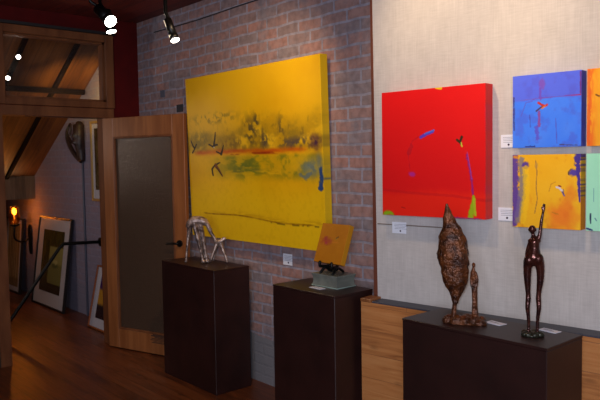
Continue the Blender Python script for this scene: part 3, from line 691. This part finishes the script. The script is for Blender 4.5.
# bronze tree with a small companion
bx, by = 3.855, -.455
t = thing('sculpture', 'brown bronze leaf-shaped tree with a small standing figure beside it', 'sculpture', (bx, by, .88), (0, 0, face_cam(bx, by)))
k = 1 / 223.0
def q(px, py, y=0, r=None): return ((px - 463) * k, y, (324 - py) * k) + ((r,) if r else ())
bm = bmesh.new()
prof = [(203, 446, .8), (208, 446.6, 2.4), (215, 447.6, 4.6), (222, 449.2, 7.2), (230, 451, 10.6), (240, 452.2, 13.4), (254, 452.8, 15.2), (264, 453, 14.8), (272, 453.2, 13.6), (280, 454, 11.8), (286, 454.5, 10), (292, 454.6, 7), (298, 454.4, 4.6), (304, 454.2, 2.8)]
prof = catmull(prof, 3); seg = 30; rings = []
for (py, cx, r) in prof:
    ring = []
    for s in range(seg):
        a = 2 * math.pi * s / seg
        nz = float(fbm(np.array([py * .11 + 50]), np.array([math.cos(a) * 2.2 + math.sin(a) * 1.3 + 9]), 3)[0]) - .5 + .5 * (float(fbm(np.array([py * .3 + 9]), np.array([math.cos(a) * 5 + 20 + math.sin(a) * 4]), 8)[0]) - .5)
        rr = r * k * (1 + .5 * nz); ring.append(bm.verts.new(((cx - 463) * k + rr * math.cos(a), rr * .62 * math.sin(a), (324 - py) * k)))
    rings.append(ring)
for a, b in zip(rings, rings[1:]):
    for s in range(seg):
        f = bm.faces.new((a[s], a[(s + 1) % seg], b[(s + 1) % seg], b[s])); f.smooth = True
bm.faces.new(rings[0]); bm.faces.new(rings[-1][::-1])
obj('crown', bm, M_bronze, t)
bm = bmesh.new(); tube(bm, [q(453, 318, 0, .016), q(453, 311, 0, .011), q(454, 303, 0, .011), q(454.5, 295, 0, .02)]); obj('trunk', bm, M_bronze, t)
bm = bmesh.new()
tube(bm, [q(474, 317, 0, .015), q(474, 308, 0, .0105), q(473.4, 298, 0, .0125), q(473, 288, 0, .014), q(472.6, 279, 0, .0155), q(472, 272.5, 0, .0145), q(471.8, 270, 0, .009), q(472, 267, 0, .006)])
ball(bm, q(472.2, 264.5), .0085, .0085, .0115)
tube(bm, [q(470.3, 272, -.004, .0055), q(469.4, 279, -.006, .005), q(470, 286, -.010, .0045)]); tube(bm, [q(474.3, 272, -.004, .0055), q(476, 279, -.006, .005), q(475, 287, -.010, .0045)])
tube(bm, [q(472, 291, -.006, .008), q(471.8, 303, -.006, .006), q(472, 316, -.006, .009)]); ball(bm, q(472.3, 264.6, -.008), .0025, .004, .003)
obj('standing_figure', bm, M_bronze, t, remesh=.003)
bm = bmesh.new(); rnd = random.Random(5)
for i in range(16):
    u = i / 15; ball(bm, q(448 + u * 32, 321 + rnd.random() * 2, (rnd.random() - .5) * .04), .022 + rnd.random() * .012, .03, .018 + rnd.random() * .012, seg=12)
ball(bm, q(464, 323), .085, .045, .018); ball(bm, q(474, 319.5, 0), .026, .026, .018); ball(bm, q(455, 319.5), .028, .026, .016)
bmesh.ops.bisect_plane(bm, geom=bm.verts[:] + bm.edges[:] + bm.faces[:], plane_co=(0, 0, .0005), plane_no=(0, 0, -1), clear_outer=True)
obj('base', bm, M_bronze, t)

# slender figure reaching up
bx, by = 4.178, -.44
t = thing('sculpture', 'tall dark bronze woman seen from behind with one arm raised', 'sculpture', (bx, by, .88), (0, 0, face_cam(bx, by)))
k = 1 / 243.0
def q(px, py, y=0, r=None): return ((px - 531) * k, y, (337 - py) * k) + ((r,) if r else ())
bm = bmesh.new()
# torso: pelvis, waist, ribs, shoulders, neck
tube(bm, [q(532.4, 262, 0, .022), q(532.6, 257, 0, .031), q(533, 251.5, 0, .026), q(533.3, 247, 0, .0205), q(533.2, 243, 0, .0215), q(533, 240, 0, .021), q(532.6, 237, 0, .013), q(532, 234, 0, .008), q(531.6, 231, 0, .008)], seg=14)
ball(bm, q(528.2, 259.5, -.008), .021, .020, .024); ball(bm, q(537, 258, -.008), .022, .020, .025)
ball(bm, q(533.2, 240), .027, .014, .011)
# head: skull, nose, ears
ball(bm, q(531.2, 228.4), .0150, .0160, .0172); ball(bm, q(531.2, 229.4, .016), .003, .004, .004)
for s in (-1, 1): ball(bm, q(531.2 + s * 3.6, 229), .0025, .004, .005)
# raised arm with hand
tube(bm, [q(536.6, 239.5, 0, .0105), q(538.2, 234, 0, .0085), q(539, 227, 0, .0072), q(539.8, 220, 0, .0066), q(541, 213, 0, .005), q(541.6, 209.5, 0, .0055)])
ball(bm, q(541.8, 208.2), .0062, .004, .008)
for dx, dl in ((-1.1, 3.0), (-.4, 4.0), (.4, 3.7), (1.1, 2.9)): tube(bm, [q(541.9 + dx * .9, 207.4, 0, .0024), q(542.1 + dx * 1.1, 206 - dl * .5, -.002, .0022), q(542.2 + dx * 1.2, 206.4 - dl, -.005, .0018)], seg=6)
tube(bm, [q(540.8, 209, 0, .0026), q(539.9, 207.4, -.003, .0022), q(539.8, 206, -.005, .0018)], seg=6)
# lowered arm, hand resting against the hip
tube(bm, [q(530.2, 240, 0, .0100), q(527.8, 246, .002, .0085), q(526.0, 253, .004, .0072), q(525.8, 260, .002, .0062), q(526.2, 266, -.002, .005), q(526.4, 268, -.002, .0056)])
ball(bm, q(526.5, 269.5), .005, .0065, .008)
for dy_, dl in ((-.006, 3.2), (-.002, 3.9), (.002, 3.6), (.006, 2.8)): tube(bm, [q(526.5, 270.5, dy_, .0022), q(526.8, 270.8 + dl, dy_, .0018)], seg=6, smooth=0)
# legs with knees, calves, feet
for pts in ([q(528, 261, 0, .0225), q(526.8, 269, .002, .0175), q(526.8, 280, .003, .0145), q(527.4, 293, .004, .0105), q(527.6, 299, .004, .0112), q(527.0, 308, 0, .0098), q(527.8, 318, .002, .0075), q(528.2, 328, .003, .0065), q(528, 331.5, .003, .008)],
            [q(537.4, 260, 0, .0225), q(539, 269, .002, .0175), q(539, 280, .003, .0145), q(537.6, 293, .004, .0105), q(537.4, 299, .004, .0112), q(537.8, 308, 0, .0098), q(536.8, 318, .002, .0075), q(536.4, 328, .003, .0065), q(536.4, 331.5, .003, .008)]):
    tube(bm, pts, seg=12)
    x, y, z = pts[-1][:3]; tube(bm, [(x, y - .006, z - .002, .008), (x, y + .012, z - .004, .0078), (x, y + .028, z - .006, .006)], seg=8)
obj('figure', bm, M_bronzed, t, remesh=.0024)
bm = bmesh.new(); rnd = random.Random(9)
for i in range(14):
    a = i * 2.4; r = .03 * math.sqrt((i + .5) / 14); ball(bm, (r * math.cos(a) * 1.15, r * math.sin(a), .008), .014 + rnd.random() * .006, .014, .010 + rnd.random() * .006, seg=12)
ball(bm, (0, 0, .004), .042, .036, .014)
bmesh.ops.bisect_plane(bm, geom=bm.verts[:] + bm.edges[:] + bm.faces[:], plane_co=(0, 0, .0005), plane_no=(0, 0, -1), clear_outer=True)
obj('base', bm, M_green, t)

# ------------------------------------------------------------------ ceiling spots
bm = bmesh.new(); box(bm, .75, 5.2, -.9, -.865, CEIL - .03, CEIL)
tag(obj('light_track', bm, M_black), 'black lighting track fixed along the ceiling', 'light track')
def spot(label, lens, axis, length, r, mount_x, mount_y, power, size=70, lensr=None):
    a = Vector(axis).normalized(); L0 = Vector(lens); top = L0 - a * length
    t = thing('track_spotlight', label, 'light', (mount_x, mount_y, CEIL - .03), group='ceiling track spotlights')
    o = t.location; v = lambda p: Vector(p) - o
    bm = bmesh.new(); cyl(bm, v(top), v(L0 - a * .03), r * .92); cyl(bm, v(L0 - a * .035), v(L0), r, r * 1.12)
    hs = obj('housing', bm, M_black, t)
    bm = bmesh.new(); cyl(bm, v(L0), v(L0 + a * .003), r * .98, seg=28); obj('lens', bm, M_lens, hs)
    bm = bmesh.new(); mid = top + a * length * .35
    tube(bm, [v((mount_x, mount_y, CEIL - .03)), v((mount_x, mount_y, top.z + .05)), v(mid + Vector((0, 0, r * .9)))], .012, smooth=0); obj('stem', bm, M_black, t)
    l = lamp('spot_glow', 'SPOT', L0 + a * .012, power, (1, .78, .5), direction=a, spot_size=R(size), spot_blend=.7, shadow_soft_size=.03)
spot('front ceiling spotlight with the brightest lens, above the transom', (1.30, -.885, 2.598), (.80, .12, -.62), .17, .043, 1.14, -.8825, 16)
spot('second ceiling spotlight partly behind the brightest one', (1.02, -.745, 2.588), (.22, .12, -.95), .16, .036, .98, -.8825, 14)
spot('black cylinder spotlight hanging above the yellow canvas', (2.126, -.88, 2.352), (.40, .1, -.9), .14, .026, 2.03, -.8825, 12)

# ------------------------------------------------------------------ beyond the doorway
def framed(label, w, h, x, ybot, fw, fm, mw, fn, lean, z=0, hang=False, group=None, nm='framed_picture'):
    t = thing(nm, label, 'picture', (x, ybot, z), (-lean, 0, 0), group)
    bm = bmesh.new()
    for b in ((-w / 2, -w / 2 + fw, -.028, 0, 0, h), (w / 2 - fw, w / 2, -.028, 0, 0, h), (-w / 2 + fw, w / 2 - fw, -.028, 0, 0, fw), (-w / 2 + fw, w / 2 - fw, -.028, 0, h - fw, h)): box(bm, *b, bev=.002)
    obj('frame', bm, fm, t)
    mb = bxobj('mat_board', M_matb, (-w / 2 + fw, w / 2 - fw, -.014, -.004, fw, h - fw), parent=t)
    pr = painted('print', w - 2 * fw - 2 * mw[0], h - 2 * fw - mw[1] - mw[2], .0015, 90, 90, fn, M_print, parent=mb)
    pr.location = (0, -.0142, fw + mw[2])
    bxobj('glass', M_glass, (-w / 2 + fw, w / 2 - fw, -.020, -.018, fw, h - fw), parent=t)
    return t
def art_land_reflection(U, V):
    p = Paint(U, V, (92, 78, 30)); p.mix((62, 54, 24), fbm(U * 14, V * 3, 3)); p.band(.82, 1.1, (44, 30, 20), .8, soft=.04)
    m = sstep(.36, .38, U) * sstep(.25, .27, V) * (1 - sstep(.84, .86, V)); p.mix((176, 166, 96), m * .85)  # pale rectangle is a reflection in the glass, painted into the print
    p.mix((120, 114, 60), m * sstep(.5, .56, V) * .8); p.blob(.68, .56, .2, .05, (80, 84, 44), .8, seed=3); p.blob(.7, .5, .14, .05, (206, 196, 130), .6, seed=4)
    return p.c
def art_trees(U, V):
    p = Paint(U, V, (190, 156, 104)); p.mix((150, 116, 74), fbm(U * 10, V * 4, 3)); p.band(.86, 1.1, (110, 84, 50), .6)
    for u in (.12, .3, .42, .55, .7, .88): p.stroke([(u, .0), (u + .02, .5), (u - .01, .95)], .018, (84, 60, 40), .8, rag=.8)
    return p.c
def art_sunset(U, V):
    p = Paint(U, V, (66, 34, 92)); p.mix((44, 26, 70), fbm(U * 5, V * 5, 2)); p.band(.33, .72, (196, 138, 40), .95, soft=.05, rag=.06); p.band(.68, 1.1, (40, 26, 30), .95, soft=.05, rag=.04); p.blob(.6, .5, .3, .08, (160, 90, 40), .7, seed=4)
    return p.c
def art_gilt(U, V):
    p = Paint(U, V, (104, 84, 44)); p.mix((52, 42, 26), fbm(U * 9, V * 9, 2) * 1.3); p.blob(.3, .4, .3, .25, (136, 110, 60), .6, seed=3)
    return p.c
framed('large black-framed landscape print with a painted-in reflection leaning against the wall behind the handrail', .955, 1.035, -2.005, -.155, .022, M_blackframe, (.15, .13, .15), art_land_reflection, R(7.6))
framed('dark-framed tree print lit by the sconce, leaning at the far end', .62, .96, -3.33, -.12, .022, M_blackframe, (.07, .05, .06), art_trees, R(5))
framed('orange-wood framed purple and gold print leaning just inside the doorway', .8, .62, -.41, -.19, .016, M_orangeframe, (.1, .05, .09), art_sunset, R(12))
framed('gold-framed dark picture hanging high just inside the doorway', .8, .82, -.62, -.002, .026, M_gold, (.05, .05, .09), art_gilt, 0, z=1.25)

# handrail
t = thing('handrail', 'black metal handrail sloping down from the far brick wall', 'handrail', (-.9, 0, 0))
bm = bmesh.new(); tube(bm, [(0, -.012, .83), (0, -.2, .838), (0, -.395, .845), (0, -.43, .815), (0, -.912, .187), (0, -1.05, .02)], .017, smooth=0); obj('rail', bm, M_black, t)
bm = bmesh.new(); cyl(bm, (0, 0, .83), (0, -.014, .83), .045); obj('wall_flange', bm, M_black, t)
bm = bmesh.new(); cyl(bm, (0, -1.05, 0), (0, -1.05, .014), .045); obj('floor_flange', bm, M_black, t)

# conduit and carved ornament
bm = bmesh.new(); tube(bm, [(-1.262, -.012, .0), (-1.262, -.012, .9), (-1.262, -.012, 1.66)], .011, smooth=0)
tag(obj('conduit', bm, mat('grey_conduit', (70, 70, 82), .5)), 'thin grey conduit running down the far wall below the carving', 'pipe')
M_carve = mat('dark_carved_wood', (30, 18, 14), .5, noise=((48, 26, 18), 14, 4, (1, 1, 1)), bump=.5, bscale=30)
t = thing('wall_carving', 'dark carved wooden ornament hung high on the far wall', 'carving', (-1.35, 0, 1.66))
bm = bmesh.new(); tube(bm, [(.10, -.04, .40, .04), (.115, -.05, .3, .055), (.11, -.05, .18, .05), (.10, -.04, .06, .032), (.09, -.03, .0, .026)], seg=12)
box(bm, -.02, .15, -.07, 0, .2, .40, bev=.012); box(bm, .03, .15, -.06, 0, .0, .22, bev=.012); ball(bm, (.115, -.085, .27), .035, .04, .05); ball(bm, (.115, -.1, .2), .02, .03, .025)
obj('carved_body', bm, M_carve, t, remesh=.009)
bm = bmesh.new(); tube(bm, [(-.19, -.03, .40, .012), (-.205, -.05, .33, .018), (-.17, -.06, .24, .024), (-.08, -.06, .14, .026), (.01, -.05, .06, .026), (.07, -.04, .02, .024)], seg=10)
tube(bm, [(-.19, -.03, .40, .012), (-.13, -.04, .41, .012), (-.10, -.05, .34, .012), (-.12, -.06, .26, .012), (-.02, -.06, .2, .016), (.08, -.05, .22, .016)], seg=8)
obj('curved_horn', bm, M_carve, t, remesh=.008)

bm = bmesh.new(); tube(bm, [(.32, -.006, 2.775), (1.0, -.006, 2.765), (1.7, -.006, 2.775), (2.6, -.006, 2.77)], .0045, seg=8)
tag(obj('cable', bm, M_soot), 'thin dark cable running along the top of the brick wall', 'cable')
# sconce
t = thing('wall_sconce', 'lit wall sconce with amber glass at the far end of the next room', 'lamp', (-2.9, 0, .72))
bm = bmesh.new(); lathe(bm, [(.02, -.2), (.035, -.16), (.05, -.02), (.06, .05), (.05, .12), (.02, .17)], 16, sy=.35, c=(0, -.021, 0)); obj('wall_plate', bm, M_black, t)
bm = bmesh.new(); tube(bm, [(0, -.03, .0), (.0, -.12, -.04), (.13, -.25, .03), (.15, -.25, .17)], .012); obj('arm', bm, M_black, t)
bm = bmesh.new(); lathe(bm, [(.015, 0), (.05, .012), (.058, .03), (.05, .03)], 18, c=(.15, -.25, .17)); obj('cup', bm, M_black, t)
M_amber = clear_glass('amber_glass', (255, 214, 150))
bm = bmesh.new(); lathe(bm, [(.044, 0), (.062, .05), (.066, .1), (.056, .17), (.048, .22), (.046, .22), (.054, .17), (.064, .1), (.06, .05), (.042, .003)], 20, c=(.15, -.25, .2)); gs = obj('glass_shade', bm, M_amber, t)
bm = bmesh.new(); lathe(bm, [(.008, .105), (.020, .12), (.025, .14), (.020, .165), (.006, .185)], 14, c=(.15, -.25, .21)); obj('bulb', bm, M_bulb, gs)
bm = bmesh.new(); cyl(bm, (.15, -.25, .19), (.15, -.25, .318), .012, seg=14); obj('candle_tube', bm, M_gold, gs)
lamp('sconce_glow', 'POINT', (-2.75, -.25, 1.07), 17, (1, .6, .26), shadow_soft_size=.03)

# track heads on the far rafter, seen through the transom
for (x, y, z, lab) in ((-.66, -.84, 2.61, 'upper track light on the sloped ceiling seen through the transom'), (-.935, -.85, 2.448, 'lower track light on the sloped ceiling seen through the transom')):
    t = thing('attic_spotlight', lab, 'light', (x, y, z), group='attic track lights')
    a = Vector((.8, -.35, -.5)).normalized()
    bm = bmesh.new(); cyl(bm, -a * .08, Vector((0, 0, 0)), .02, .024, seg=16); tube(bm, [-a * .05, -a * .05 + Vector((-.0, 0, .05))], .007, smooth=0); obj('housing', bm, M_black, t)
    bm = bmesh.new(); cyl(bm, (0, 0, 0), a * .003, .02, seg=16); obj('lens', bm, M_lens, t)
